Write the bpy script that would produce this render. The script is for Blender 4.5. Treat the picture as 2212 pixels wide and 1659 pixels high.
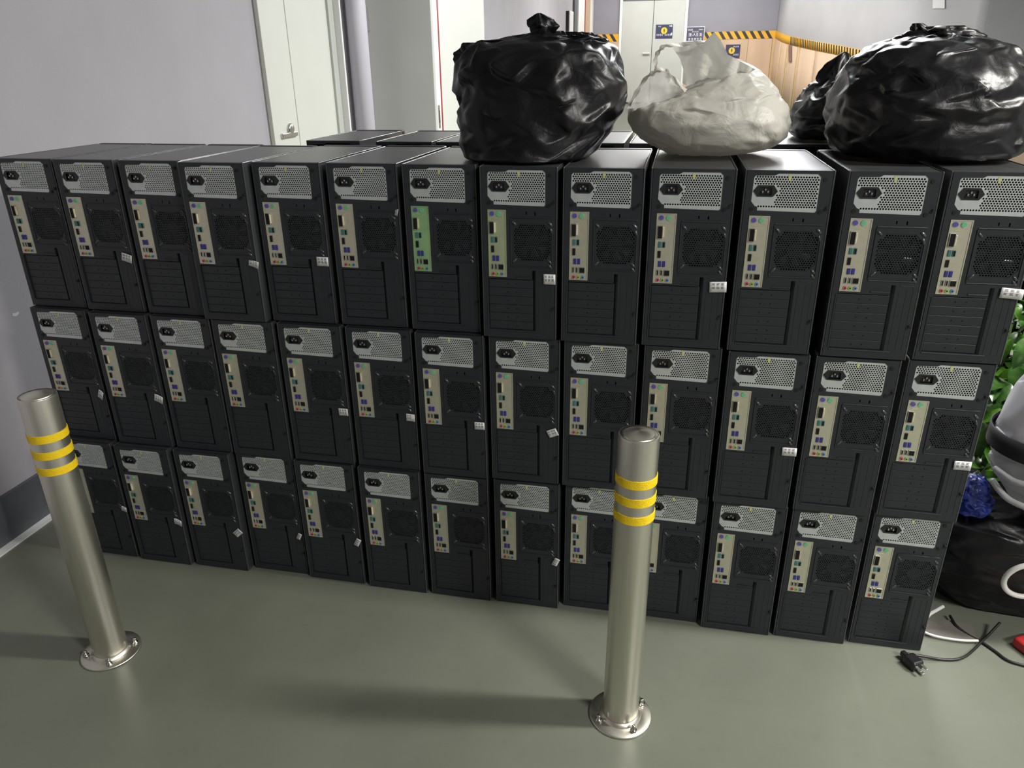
import bpy, bmesh, math, random
from mathutils import Vector, Matrix, noise

# ---------------------------------------------------------------- clean start
for o in list(bpy.data.objects):
    bpy.data.objects.remove(o)
scene = bpy.context.scene
C = scene.collection
R = random.Random(7)

# ---------------------------------------------------------------- camera
IW, IH, FPX = 2212.0, 1659.0, 1602.18
CAM = Vector((0.30131, -1.69010, 1.42760))
yaw, pitch, roll = math.radians(-12.31307), math.radians(-23.13496), math.radians(-0.78874)
fwd = Vector((math.sin(yaw)*math.cos(pitch), math.cos(yaw)*math.cos(pitch), math.sin(pitch)))
rt0 = Vector((math.cos(yaw), -math.sin(yaw), 0)); up0 = rt0.cross(fwd)
rt = rt0*math.cos(roll)+up0*math.sin(roll); up = -rt0*math.sin(roll)+up0*math.cos(roll)
cd = bpy.data.cameras.new('camera'); cam = bpy.data.objects.new('camera', cd); C.objects.link(cam)
cd.sensor_width = 36.0; cd.lens = FPX/IW*36.0; cd.clip_start = 0.05; cd.clip_end = 200
M = Matrix.Identity(4)
for i in range(3):
    M[i][0], M[i][1], M[i][2], M[i][3] = rt[i], up[i], -fwd[i], CAM[i]
cam.matrix_world = M
scene.camera = cam

def ray(x, y): return rt*((x-IW/2)/FPX)+up*((IH/2-y)/FPX)+fwd
def onY(x, y, Y): d = ray(x, y); return CAM+d*((Y-CAM.y)/d.y)
def onX(x, y, X): d = ray(x, y); return CAM+d*((X-CAM.x)/d.x)
def onZ(x, y, Z): d = ray(x, y); return CAM+d*((Z-CAM.z)/d.z)
def az_pt(deg, Y): return (CAM.x+(Y-CAM.y)*math.tan(math.radians(deg)), Y)

# ---------------------------------------------------------------- world, lights, exposure
w = bpy.data.worlds.new('world'); scene.world = w; w.use_nodes = True
w.node_tree.nodes['Background'].inputs[0].default_value = (0.62, 0.66, 0.72, 1)
w.node_tree.nodes['Background'].inputs[1].default_value = 0.02
def area(name, loc, sx, sy, power, col=(1, 0.97, 0.92), rz=0.0):
    l = bpy.data.lights.new(name, 'AREA'); l.shape = 'RECTANGLE'; l.size = sx; l.size_y = sy
    l.energy = power; l.color = col
    o = bpy.data.objects.new(name, l); C.objects.link(o); o.location = loc; o.rotation_euler = (0, 0, rz)
    return o
area('ceiling_tube_light_a', (2.75, 0.02, 3.05), 1.3, 0.2, 105, (1, 0.97, 0.90))
area('ceiling_tube_light_b', (3.0, -2.5, 3.05), 1.3, 0.25, 112, (1, 0.97, 0.92))
area('ceiling_tube_light_c', (0.9, 3.0, 3.05), 1.3, 0.25, 90, (0.97, 0.98, 1))
area('ceiling_tube_light_d', (0.9, 6.2, 3.05), 1.3, 0.25, 85, (0.97, 0.98, 1))
area('ceiling_tube_light_e', (0.5, 10.2, 3.05), 1.3, 0.25, 95, (1, 0.98, 0.97))
vs = scene.view_settings
vs.view_transform = 'Standard'; vs.look = 'None'; vs.gamma = 1.0; vs.use_curve_mapping = False
vs.exposure = 0.7

# ---------------------------------------------------------------- materials
MATS = {}
def srgb(r, g, b):
    f = lambda c: ((c/255+0.055)/1.055)**2.4 if c/255 > 0.04045 else c/255/12.92
    return (f(r), f(g), f(b), 1)
def mat(name, col, rough=0.5, metal=0.0, spec=0.5, var=0.0, scale=20.0, bump=0.0, bscale=None, coat=0.0, stretch=None, aniso=0.0):
    if name in MATS: return MATS[name]
    m = bpy.data.materials.new(name); m.use_nodes = True
    nt = m.node_tree; p = nt.nodes['Principled BSDF']
    p.inputs['Base Color'].default_value = col; p.inputs['Roughness'].default_value = rough
    p.inputs['Metallic'].default_value = metal; p.inputs['Specular IOR Level'].default_value = spec
    p.inputs['Coat Weight'].default_value = coat
    if aniso: p.inputs['Anisotropic'].default_value = aniso
    if var or bump:
        tc = nt.nodes.new('ShaderNodeTexCoord'); mp = nt.nodes.new('ShaderNodeMapping')
        nt.links.new(tc.outputs['Object'], mp.inputs[0])
        if stretch: mp.inputs['Scale'].default_value = stretch
    if var:
        n = nt.nodes.new('ShaderNodeTexNoise'); n.inputs['Scale'].default_value = scale; n.inputs['Detail'].default_value = 6
        nt.links.new(mp.outputs[0], n.inputs['Vector'])
        cr = nt.nodes.new('ShaderNodeValToRGB')
        cr.color_ramp.elements[0].position = 0.3; cr.color_ramp.elements[1].position = 0.7
        cr.color_ramp.elements[0].color = tuple(c*(1-var) for c in col[:3])+(1,)
        cr.color_ramp.elements[1].color = tuple(min(1, c*(1+var)) for c in col[:3])+(1,)
        nt.links.new(n.outputs['Fac'], cr.inputs[0]); nt.links.new(cr.outputs[0], p.inputs['Base Color'])
    if bump:
        n2 = nt.nodes.new('ShaderNodeTexNoise'); n2.inputs['Scale'].default_value = bscale or scale*6; n2.inputs['Detail'].default_value = 4
        nt.links.new(mp.outputs[0], n2.inputs['Vector'])
        b = nt.nodes.new('ShaderNodeBump'); b.inputs['Strength'].default_value = bump; b.inputs['Distance'].default_value = 0.01
        nt.links.new(n2.outputs['Fac'], b.inputs['Height']); nt.links.new(b.outputs[0], p.inputs['Normal'])
    MATS[name] = m
    return m
mat('wall', srgb(170, 167, 172), 0.75, var=0.04, scale=3, bump=0.05, bscale=120)
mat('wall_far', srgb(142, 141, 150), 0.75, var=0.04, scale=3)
mat('wall_right', srgb(166, 165, 166), 0.7, var=0.05, scale=2)
mat('ceiling', srgb(150, 150, 150), 0.9, var=0.03, scale=2)
mat('skirting', srgb(84, 87, 92), 0.45, var=0.12, scale=12)
mat('door_white', srgb(212, 213, 204), 0.5, var=0.02, scale=4)
mat('door_grey', srgb(190, 192, 186), 0.55, var=0.03, scale=4)
mat('frame_white', srgb(232, 232, 230), 0.5, var=0.02, scale=6)
mat('red_seal', srgb(150, 40, 48), 0.5, var=0.1, scale=30)
mat('plywood', srgb(204, 176, 148), 0.7, var=0.08, scale=5, stretch=(1, 1, 0.2))
mat('pipe_paint', srgb(206, 203, 211), 0.5, var=0.03, scale=5)
mat('kraft_strip', srgb(140, 108, 96), 0.7, var=0.15, scale=30)
mat('ply_trim', srgb(198, 172, 126), 0.6, var=0.06, scale=9)
mat('tape_yellow', srgb(226, 168, 34), 0.5, var=0.06, scale=20)
mat('tape_black', srgb(38, 36, 34), 0.5, var=0.1, scale=20)
mat('navy', srgb(44, 48, 84), 0.5, var=0.1, scale=30)
mat('slate', srgb(72, 72, 92), 0.5, var=0.1, scale=30)
mat('sign_white', srgb(230, 230, 232), 0.5, var=0.02, scale=30)
mat('sign_yellow', srgb(236, 196, 40), 0.5, var=0.05, scale=30)
mat('pc_black', srgb(39, 43, 48), 0.42, var=0.10, scale=40, bump=0.06, bscale=900)
mat('pc_top', srgb(50, 51, 53), 0.34, var=0.14, scale=9, spec=1.0)
mat('pc_edge', srgb(60, 62, 65), 0.25, var=0.05, scale=40, spec=0.8)
mat('pc_dark', srgb(14, 15, 18), 0.6, var=0.1, scale=40)
mat('void', srgb(7, 7, 9), 0.9, var=0.1, scale=40)
mat('bezel', srgb(24, 25, 27), 0.35, var=0.1, scale=30)
mat('galv', srgb(210, 216, 216), 0.42, metal=0.45, var=0.06, scale=60)
mat('shield', srgb(212, 208, 188), 0.36, metal=0.6, var=0.05, scale=50)
mat('shield_green_reflect', srgb(172, 214, 158), 0.36, metal=0.6, var=0.16, scale=24)  # reflected green light put into the metal colour of one shield
mat('shield_pale_reflect', srgb(200, 210, 172), 0.36, metal=0.6, var=0.08, scale=24)  # weaker green reflection, tinted into the neighbouring shield
mat('sack_white', srgb(222, 220, 226), 0.6, var=0.03, scale=8)
mat('black_plastic', srgb(34, 34, 38), 0.4, var=0.1, scale=50)
mat('pin', srgb(200, 200, 196), 0.3, metal=0.9, var=0.05, scale=50)
mat('purple', srgb(92, 86, 170), 0.4, var=0.05, scale=50)
mat('green', srgb(110, 196, 150), 0.4, var=0.05, scale=50)
mat('cream', srgb(214, 206, 180), 0.45, var=0.05, scale=50)
mat('teal', srgb(66, 122, 124), 0.4, var=0.05, scale=50)
mat('blue', srgb(52, 56, 140), 0.4, var=0.05, scale=50)
mat('pink', srgb(196, 84, 96), 0.4, var=0.05, scale=50)
mat('lime', srgb(146, 184, 86), 0.4, var=0.05, scale=50)
mat('skyblue', srgb(96, 136, 200), 0.4, var=0.05, scale=50)
mat('sticker_yellow', srgb(206, 206, 140), 0.5, var=0.06, scale=90)
mat('paper', srgb(226, 226, 224), 0.6, var=0.03, scale=60)
mat('print', srgb(88, 90, 94), 0.7, var=0.1, scale=60)
mat('steel', srgb(222, 219, 208), 0.36, metal=1.0, var=0.04, scale=30, bump=0.03, bscale=40, stretch=(14, 14, 0.25), aniso=0.4)
mat('steel_bolt', srgb(196, 194, 188), 0.22, metal=1.0, var=0.05, scale=60)
mat('band_yellow', srgb(255, 214, 16), 0.55, var=0.07, scale=120, bump=0.3, bscale=500)
mat('pot', srgb(120, 116, 110), 0.5, var=0.06, scale=20)
mat('stem', srgb(96, 128, 52), 0.45, var=0.1, scale=30)
mat('red_plastic', srgb(180, 40, 44), 0.4, var=0.08, scale=30)
mat('cable', srgb(26, 26, 28), 0.4, var=0.1, scale=50)
mat('white_plastic', srgb(226, 224, 220), 0.35, var=0.03, scale=30)
mat('soil', srgb(60, 48, 38), 0.9, var=0.2, scale=60)
mat('strap', srgb(24, 24, 30), 0.6, var=0.1, scale=60)

def floor_mat():
    m = bpy.data.materials.new('epoxy_floor'); m.use_nodes = True; nt = m.node_tree; p = nt.nodes['Principled BSDF']
    tc = nt.nodes.new('ShaderNodeTexCoord')
    n = nt.nodes.new('ShaderNodeTexNoise'); n.inputs['Scale'].default_value = 1.6; n.inputs['Detail'].default_value = 5
    nt.links.new(tc.outputs['Object'], n.inputs['Vector'])
    cr = nt.nodes.new('ShaderNodeValToRGB'); cr.color_ramp.elements[0].position = 0.3; cr.color_ramp.elements[1].position = 0.72
    cr.color_ramp.elements[0].color = srgb(104, 108, 97); cr.color_ramp.elements[1].color = srgb(122, 126, 114)
    nt.links.new(n.outputs['Fac'], cr.inputs[0])
    n3 = nt.nodes.new('ShaderNodeTexNoise'); n3.inputs['Scale'].default_value = 26; n3.inputs['Detail'].default_value = 8
    nt.links.new(tc.outputs['Object'], n3.inputs['Vector'])
    cr3 = nt.nodes.new('ShaderNodeValToRGB'); cr3.color_ramp.elements[0].position = 0.26; cr3.color_ramp.elements[1].position = 0.4
    cr3.color_ramp.elements[0].color = (0.93, 0.93, 0.93, 1); cr3.color_ramp.elements[1].color = (1, 1, 1, 1)
    nt.links.new(n3.outputs['Fac'], cr3.inputs[0])
    mx = nt.nodes.new('ShaderNodeMix'); mx.data_type = 'RGBA'; mx.blend_type = 'MULTIPLY'; mx.inputs['Factor'].default_value = 1
    nt.links.new(cr.outputs[0], mx.inputs['A']); nt.links.new(cr3.outputs[0], mx.inputs['B'])
    nt.links.new(mx.outputs['Result'], p.inputs['Base Color'])
    p.inputs['Roughness'].default_value = 0.33; p.inputs['Specular IOR Level'].default_value = 0.45
    b = nt.nodes.new('ShaderNodeBump'); b.inputs['Strength'].default_value = 0.06; b.inputs['Distance'].default_value = 0.02
    n2 = nt.nodes.new('ShaderNodeTexNoise'); n2.inputs['Scale'].default_value = 9; n2.inputs['Detail'].default_value = 3
    nt.links.new(tc.outputs['Object'], n2.inputs['Vector']); nt.links.new(n2.outputs['Fac'], b.inputs['Height']); nt.links.new(b.outputs[0], p.inputs['Normal'])
    MATS['floor'] = m
floor_mat()

def film_mat(name, col, rough, transl=0.0, transp=0.0, spec=0.5, bump=0.25, bscale=14):
    m = bpy.data.materials.new(name); m.use_nodes = True; nt = m.node_tree; p = nt.nodes['Principled BSDF']
    out = nt.nodes['Material Output']
    p.inputs['Base Color'].default_value = col; p.inputs['Roughness'].default_value = rough; p.inputs['Specular IOR Level'].default_value = spec
    tc = nt.nodes.new('ShaderNodeTexCoord'); n = nt.nodes.new('ShaderNodeTexNoise'); n.inputs['Scale'].default_value = bscale; n.inputs['Detail'].default_value = 5
    n.inputs['Distortion'].default_value = 1.5
    nt.links.new(tc.outputs['Object'], n.inputs['Vector'])
    b = nt.nodes.new('ShaderNodeBump'); b.inputs['Strength'].default_value = bump; b.inputs['Distance'].default_value = 0.02
    nt.links.new(n.outputs['Fac'], b.inputs['Height']); nt.links.new(b.outputs[0], p.inputs['Normal'])
    sh = p.outputs[0]
    if transl:
        t = nt.nodes.new('ShaderNodeBsdfTranslucent'); t.inputs[0].default_value = col
        mx = nt.nodes.new('ShaderNodeMixShader'); mx.inputs[0].default_value = transl
        nt.links.new(sh, mx.inputs[1]); nt.links.new(t.outputs[0], mx.inputs[2]); sh = mx.outputs[0]
    if transp:
        t = nt.nodes.new('ShaderNodeBsdfTransparent')
        mx = nt.nodes.new('ShaderNodeMixShader'); mx.inputs[0].default_value = transp
        nt.links.new(sh, mx.inputs[1]); nt.links.new(t.outputs[0], mx.inputs[2]); sh = mx.outputs[0]
    nt.links.new(sh, out.inputs['Surface'])
    MATS[name] = m
film_mat('black_film', srgb(15, 15, 19), 0.37, spec=0.36, bump=0.10, bscale=22)
film_mat('white_film', srgb(200, 198, 190), 0.45, transl=0.30, spec=0.4, bump=0.3, bscale=13)
film_mat('white_film_thin', srgb(226, 224, 218), 0.4, transl=0.45, transp=0.28, spec=0.4, bump=0.3, bscale=20)
film_mat('blue_film', srgb(44, 62, 150), 0.25, transl=0.25, spec=0.6, bump=0.4, bscale=30)
film_mat('sack_film', srgb(196, 196, 200), 0.4, transl=0.15, spec=0.4, bump=0.25, bscale=12)
def leaf_mat(name, a, b_):
    m = bpy.data.materials.new(name); m.use_nodes = True; nt = m.node_tree; p = nt.nodes['Principled BSDF']
    tc = nt.nodes.new('ShaderNodeTexCoord'); n = nt.nodes.new('ShaderNodeTexNoise'); n.inputs['Scale'].default_value = 18; n.inputs['Detail'].default_value = 4
    nt.links.new(tc.outputs['Object'], n.inputs['Vector'])
    cr = nt.nodes.new('ShaderNodeValToRGB'); cr.color_ramp.elements[0].position = 0.35; cr.color_ramp.elements[1].position = 0.7
    cr.color_ramp.elements[0].color = a; cr.color_ramp.elements[1].color = b_
    nt.links.new(n.outputs['Fac'], cr.inputs[0]); nt.links.new(cr.outputs[0], p.inputs['Base Color'])
    p.inputs['Roughness'].default_value = 0.28
    MATS[name] = m
leaf_mat('leaf_a', srgb(58, 104, 28), srgb(98, 146, 46))
leaf_mat('leaf_b', srgb(36, 72, 26), srgb(70, 112, 44))

# ---------------------------------------------------------------- mesh helpers
def new_obj(name, me, m=None, parent=None):
    o = bpy.data.objects.new(name, me); C.objects.link(o)
    if m is not None and me is not None and not me.materials:
        me.materials.append(MATS[m] if isinstance(m, str) else m)
    if parent is not None: o.parent = parent
    return o
def empty(name, loc=(0, 0, 0), rz=0.0):
    o = bpy.data.objects.new(name, None); C.objects.link(o); o.location = loc; o.rotation_euler = (0, 0, rz)
    o.empty_display_size = 0.05
    return o
def tag(o, label, cat, group=None):
    o['label'] = label; o['category'] = cat
    if group: o['group'] = group
    return o
def struct(o): o['kind'] = 'structure'; return o
def bm_mesh(bm, name, mats=(), smooth=False, recalc=True):
    if recalc: bmesh.ops.recalc_face_normals(bm, faces=bm.faces)
    me = bpy.data.meshes.new(name); bm.to_mesh(me); bm.free()
    for m in mats: me.materials.append(MATS[m])
    if smooth:
        for p in me.polygons: p.use_smooth = True
    return me
def bbox(bm, x0, x1, y0, y1, z0, z1, bev=0.0, seg=2, mi=0):
    vs_ = [bm.verts.new((x, y, z)) for x in (x0, x1) for y in (y0, y1) for z in (z0, z1)]
    fs = [bm.faces.new([vs_[i] for i in q]) for q in ((0, 1, 3, 2), (4, 6, 7, 5), (0, 4, 5, 1), (2, 3, 7, 6), (0, 2, 6, 4), (1, 5, 7, 3))]
    if bev:
        ed = list({e for f in fs for e in f.edges})
        r = bmesh.ops.bevel(bm, geom=ed, offset=bev, segments=seg, affect='EDGES', profile=0.5)
        fs = r['faces']+[f for f in fs if f.is_valid]
    for f in fs: f.material_index = mi
    return fs
def box_mesh(name, x0, x1, y0, y1, z0, z1, m, bev=0.0, seg=2, smooth=False):
    bm = bmesh.new(); bbox(bm, x0, x1, y0, y1, z0, z1, bev, seg)
    return bm_mesh(bm, name, [m], smooth)
def box(name, x0, x1, y0, y1, z0, z1, m, bev=0.0, parent=None, seg=2):
    return new_obj(name, box_mesh(name, x0, x1, y0, y1, z0, z1, m, bev, seg), None, parent)
def fill_plate(bm, outer, holes, y0, y1, mi=0):
    """plate in the XZ plane with holes, front at y0, back at y1"""
    t = bmesh.new(); edges = []
    for loop in [outer]+holes:
        v = [t.verts.new((p[0], 0, p[1])) for p in loop]
        for i in range(len(v)): edges.append(t.edges.new((v[i], v[(i+1) % len(v)])))
    bmesh.ops.triangle_fill(t, edges=edges, use_beauty=True, use_dissolve=False)
    t.verts.index_update()
    fv = [bm.verts.new((v.co.x, y0, v.co.z)) for v in t.verts]
    for f in t.faces:
        nf = bm.faces.new([fv[v.index] for v in f.verts]); nf.material_index = mi
        nf.normal_update()
        if nf.normal.y > 0: nf.normal_flip()
    k = 0
    for loop in [outer]+holes:
        n = len(loop)
        bv = [bm.verts.new((p[0], y1, p[1])) for p in loop]
        for i in range(n):
            nf = bm.faces.new((fv[k+i], fv[k+(i+1) % n], bv[(i+1) % n], bv[i])); nf.material_index = mi
        k += n
    t.free()
def disc(bm, cx, cz, r, y, n=8, mi=0, rot=0.0):
    v = [bm.verts.new((cx+r*math.cos(rot+2*math.pi*i/n), y, cz+r*math.sin(rot+2*math.pi*i/n))) for i in range(n)]
    f = bm.faces.new(v); f.material_index = mi; f.normal_update()
    if f.normal.y > 0: f.normal_flip()
def ngon(cx, cz, r, n=6, rot=0.0):
    return [(cx+r*math.cos(rot+2*math.pi*i/n), cz+r*math.sin(rot+2*math.pi*i/n)) for i in range(n)]
def lathe_mesh(name, prof, m, n=48, cap_top=True, cap_bot=True, smooth=True, mats=None):
    bm = bmesh.new(); rings = []
    for r, z in prof:
        rings.append([bm.verts.new((r*math.cos(2*math.pi*i/n), r*math.sin(2*math.pi*i/n), z)) for i in range(n)])
    for a, b_ in zip(rings, rings[1:]):
        for i in range(n): bm.faces.new((a[i], a[(i+1) % n], b_[(i+1) % n], b_[i]))
    if cap_bot and prof[0][0] > 1e-6: bm.faces.new(list(reversed(rings[0])))
    if cap_top and prof[-1][0] > 1e-6: bm.faces.new(rings[-1])
    me = bm_mesh(bm, name, [m], smooth)
    return me
def set_sharp(me, ang=35):
    bm = bmesh.new(); bm.from_mesh(me)
    for e in bm.edges:
        if len(e.link_faces) == 2 and e.calc_face_angle(0) > math.radians(ang): e.smooth = False
    bm.to_mesh(me); bm.free()
def tube_mesh(name, pts, r, m, n=8, closed=False):
    bm = bmesh.new(); rings = []; L = len(pts); pts = [Vector(p) for p in pts]
    for i, p in enumerate(pts):
        t = (pts[(i+1) % L]-pts[i-1]) if closed else (pts[min(i+1, L-1)]-pts[max(i-1, 0)])
        t.normalize(); a = t.cross(Vector((0, 0, 1)))
        if a.length < 1e-3: a = t.cross(Vector((1, 0, 0)))
        a.normalize(); b_ = t.cross(a)
        rr = r[i] if isinstance(r, (list, tuple)) else r
        rings.append([bm.verts.new(p+a*rr*math.cos(2*math.pi*k/n)+b_*rr*math.sin(2*math.pi*k/n)) for k in range(n)])
    for i in range(L if closed else L-1):
        A, B = rings[i], rings[(i+1) % L]
        for k in range(n): bm.faces.new((A[k], A[(k+1) % n], B[(k+1) % n], B[k]))
    if not closed:
        bm.faces.new(list(reversed(rings[0]))); bm.faces.new(rings[-1])
    return bm_mesh(bm, name, [m], True)
def catmull(pts, k=6):
    pts = [Vector(p) for p in pts]; out = []
    for i in range(len(pts)-1):
        p0, p1, p2, p3 = pts[max(i-1, 0)], pts[i], pts[i+1], pts[min(i+2, len(pts)-1)]
        for j in range(k):
            t = j/k
            out.append(0.5*((2*p1)+(p2-p0)*t+(2*p0-5*p1+4*p2-p3)*t*t+(3*p1-p0-3*p2+p3)*t**3))
    out.append(pts[-1]); return out

# ================================================================= STRUCTURE
RAMP0, FARY, FARZ = 9.5, 16.0, 0.67
bm = bmesh.new()
v = [bm.verts.new(p) for p in ((-1.9, -6, 0), (6, -6, 0), (6, RAMP0, 0), (-1.9, RAMP0, 0), (6, FARY+.1, FARZ), (-1.9, FARY+.1, FARZ))]
bm.faces.new((v[0], v[1], v[2], v[3])); bm.faces.new((v[3], v[2], v[4], v[5]))
struct(new_obj('floor', bm_mesh(bm, 'floor', ['floor'])))
struct(box('ceiling', -1.9, 6, -6, FARY+.1, 3.25, 3.35, 'ceiling'))
wl = struct(box('wall_left', -1.9, -1.78, -6, FARY, 0, 3.25, 'wall'))
# paint chip on the left wall
cp = onX(35, 678, -1.778)
bm = bmesh.new()
pts = [bm.verts.new((-1.7795, cp.y+dy, cp.z+dz)) for dy, dz in ((-.013, -.004), (0, -.008), (.012, -.003), (.013, .004), (0, .003), (-.012, .006))]
bm.faces.new(pts); new_obj('paint_chip', bm_mesh(bm, 'paint_chip', ['paper']), None, wl)
struct(box('wall_behind_camera', -1.9, 6, -6.1, -6, 0, 3.25, 'wall'))
struct(box('wall_side', 6, 6.1, -6, FARY, 0, 3.25, 'wall_right'))
struct(box('wall_back', -1.9, 6, FARY, FARY+.1, 0, 3.25, 'wall_far'))
bb = struct(box('baseboard_left', -1.78, -1.768, -6, 2.0, 0, 0.163, 'skirting', 0.002))
struct(box('floor_edge_sheen', -1.768, -1.735, -6, 2.0, 0, 0.004, 'frame_white'))  # pale strip paints the wall's reflection in the floor, plus its bare edge

# door 1 : white double door on the left wall
d1 = struct(empty('door_1', (-1.78, 2.4, 0)))
def child_box(parent, name, x0, x1, y0, y1, z0, z1, m, bev=0.003):
    l = parent.location
    return box(name, x0-l.x, x1-l.x, y0-l.y, y1-l.y, z0-l.z, z1-l.z, m, bev, parent)
child_box(d1, 'door_leaf', -1.779, -1.755, 2.02, 2.292, 0.01, 2.4, 'door_white')
lf = child_box(d1, 'door_leaf', -1.779, -1.755, 2.298, 2.80, 0.01, 2.4, 'door_white')
child_box(d1, 'door_frame', -1.779, -1.74, 2.80, 2.865, 0.01, 2.45, 'door_grey')
child_box(d1, 'door_frame', -1.779, -1.70, 2.865, 2.885, 0.01, 2.45, 'frame_white')
hp = onX(627, 291, -1.745)
hm = empty('door_handle', (0, 0, 0)); hm.parent = d1; hm.location = (hp.x+1.78, hp.y-2.4, hp.z)
box('lever', -.012, .004, -.085, .085, -.012, .012, 'pin', 0.004, hm)
new_obj('rosette', (lambda me: (me.transform(Matrix.Rotation(math.pi/2, 4, 'Y')), me)[1])(lathe_mesh('rosette', [(.028, -.012), (.028, .008), (.02, .014)], 'pin', 20)), None, hm).location = (-.006, .02, .03)

# drain pipe beside it
pp = empty('drain_pipe', (-1.70, 3.11, 0)); tag(pp, 'pale vertical drain pipe against the left wall past the white door', 'pipe')
new_obj('pipe', lathe_mesh('pipe', [(.062, 0), (.062, 3.245)], 'pipe_paint', 32), None, pp)
for z in (.4, 2.3):
    new_obj('pipe_collar', lathe_mesh('pipe_collar', [(.069, z-.04), (.071, z-.03), (.071, z+.03), (.069, z+.04)], 'pipe_paint', 32, False, False), None, pp)

# door 2: shaft with an opened grey-green leaf and a white leaf with a red seal
struct(box('wall_shaft', -1.78, -1.36, 3.51, 4.90, 0, 3.25, 'wall'))
d2 = struct(empty('door_2', (-1.36, 4.0, 0)))
child_box(d2, 'open_leaf', -1.775, -1.33, 3.46, 3.505, 0.01, 2.6, 'door_grey')
child_box(d2, 'door_jamb', -1.359, -1.33, 3.506, 3.60, 0.01, 2.6, 'frame_white')
child_box(d2, 'red_seal', -1.359, -1.328, 3.601, 3.628, 0.01, 2.6, 'red_seal')
child_box(d2, 'white_leaf', -1.359, -1.33, 3.63, 4.90, 0.01, 2.6, 'door_white')
lk = onX(949, 252, -1.329)
ltc = child_box(d2, 'latch_plate', -1.3305, -1.327, lk.y-.02, lk.y+.02, lk.z-.075, lk.z+.075, 'pin', 0.001)
child_box(d2, 'latch_slot', -1.3275, -1.3265, lk.y-.006, lk.y+.010, lk.z-.04, lk.z+.04, 'pc_dark', 0.0)
child_box(d2, 'hinge', -1.775, -1.755, 3.452, 3.46, 1.66, 1.80, 'pin', 0.002)

# far left end of the corridor
bx = empty('wall_switch_box', (-1.78, 12.9, 2.0)); tag(bx, 'small black and white box mounted on the corridor wall', 'switch box')
box('housing', 0.001, .05, -.20, .20, 0, .32, 'pc_dark', .004, bx); box('cover', .05, .07, -.16, .28, -.02, .33, 'frame_white', .004, bx)
d4 = struct(empty('door_4', (-1.78, 14.6, 0)))
child_box(d4, 'frame_edge', -1.779, -1.74, 13.55, 13.95, 0, 3.0, 'skirting', 0)
child_box(d4, 'pale_panel', -1.779, -1.72, 13.96, 14.9, 0, 3.0, 'frame_white', 0)
child_box(d4, 'brown_seal', -1.779, -1.72, 14.92, 15.06, 0, 3.0, 'red_seal', 0)
child_box(d4, 'plywood_panel', -1.779, -1.70, 15.08, 15.70, 0, 3.0, 'plywood', 0)
child_box(d4, 'end_post', -1.779, -1.66, 15.72, 15.98, 0, 3.0, 'frame_white', 0)

# far grey double door
d3 = struct(empty('door_3', (-.4, FARY, FARZ)))
def fx(px, py=60): return onY(px, py, FARY).x
xl, xs, xr = fx(1341), fx(1410.5), fx(1481)
child_box(d3, 'door_leaf', xl+.03, xs-.006, FARY-.05, FARY-.002, FARZ+.01, FARZ+2.0, 'door_grey')
child_box(d3, 'door_leaf', xs+.006, xr-.03, FARY-.05, FARY-.002, FARZ+.01, FARZ+2.0, 'door_grey')
child_box(d3, 'door_frame', xl-.03, xl+.028, FARY-.06, FARY-.002, FARZ, FARZ+2.06, 'frame_white')
child_box(d3, 'door_frame', xr-.028, xr+.03, FARY-.06, FARY-.002, FARZ, FARZ+2.06, 'frame_white')
child_box(d3, 'door_frame', xl+.03, xr-.03, FARY-.06, FARY-.002, FARZ+2.005, FARZ+2.06, 'skirting')
h3 = onY(1397, 115, FARY-.07)
child_box(d3, 'door_handle', h3.x-.09, h3.x+.06, FARY-.09, FARY-.05, h3.z-.03, h3.z+.01, 'pin', .008)

# plywood wainscot on the far wall, piece by piece
wains = struct(empty('trim_2', (0, FARY, FARZ)))
for a, b_ in ((-1.64, xl-.035), (xr+.035, .95), (.955, 1.58), (1.585, 2.06)):
    child_box(wains, 'plywood_panel', a, b_, FARY-.03, FARY-.002, FARZ-.06, 1.91, 'plywood', .002)
child_box(wains, 'corner_batten', 2.065, 2.12, FARY-.05, FARY-.002, FARZ-.06, 1.91, 'ply_trim', .002)

# hazard tape
def tape(name, p0, p1, z0, z1, zb0, zb1, label, period=.155, slant=.1, th=.006):
    d = Vector((p1[0]-p0[0], p1[1]-p0[1], 0)); L = d.length; d.normalize(); nrm = Vector((d.y, -d.x, 0))
    if nrm.dot(Vector((CAM.x-p0[0], CAM.y-p0[1], 0))) < 0: nrm = -nrm
    t = empty(name, (p0[0], p0[1], 0)); tag(t, label, 'tape', 'hazard tape along the wall')
    def pt(s, f, off):
        lo = z0+(zb0-z0)*s/L; hi = z1+(zb1-z1)*s/L
        q = d*s+nrm*off; return Vector((q.x, q.y, lo+(hi-lo)*f))
    bm = bmesh.new()
    q = [bm.verts.new(pt(s, f, o)) for o in (0.001, th) for s, f in ((0, 0), (L, 0), (L, 1), (0, 1))]
    for f in ((0, 1, 2, 3), (4, 7, 6, 5), (0, 4, 5, 1), (1, 5, 6, 2), (2, 6, 7, 3), (3, 7, 4, 0)): bm.faces.new([q[i] for i in f])
    new_obj('tape_strip', bm_mesh(bm, 'tape_strip', ['tape_yellow']), None, t)
    bm = bmesh.new(); s = 0.02; nst = 0
    while s+period*.45+slant < L:
        bm.faces.new([bm.verts.new(pt(s+dx, f, th+.001)) for dx, f in ((slant, 0), (slant+period*.45, 0), (period*.45, 1), (0, 1))]); s += period; nst += 1
    new_obj('black_stripes', bm_mesh(bm, 'black_stripes', ['tape_black']), None, t)
tape('hazard_tape', (-1.64, FARY-.031), (xl-.035, FARY-.031), 1.905, 2.05, 1.905, 2.05, 'short yellow and black tape left of the far grey door')
tape('hazard_tape', (xr+.035, FARY-.031), (2.12, FARY-.031), 1.905, 2.05, 1.905, 2.05, 'yellow and black striped tape along the far plywood wall')

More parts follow.
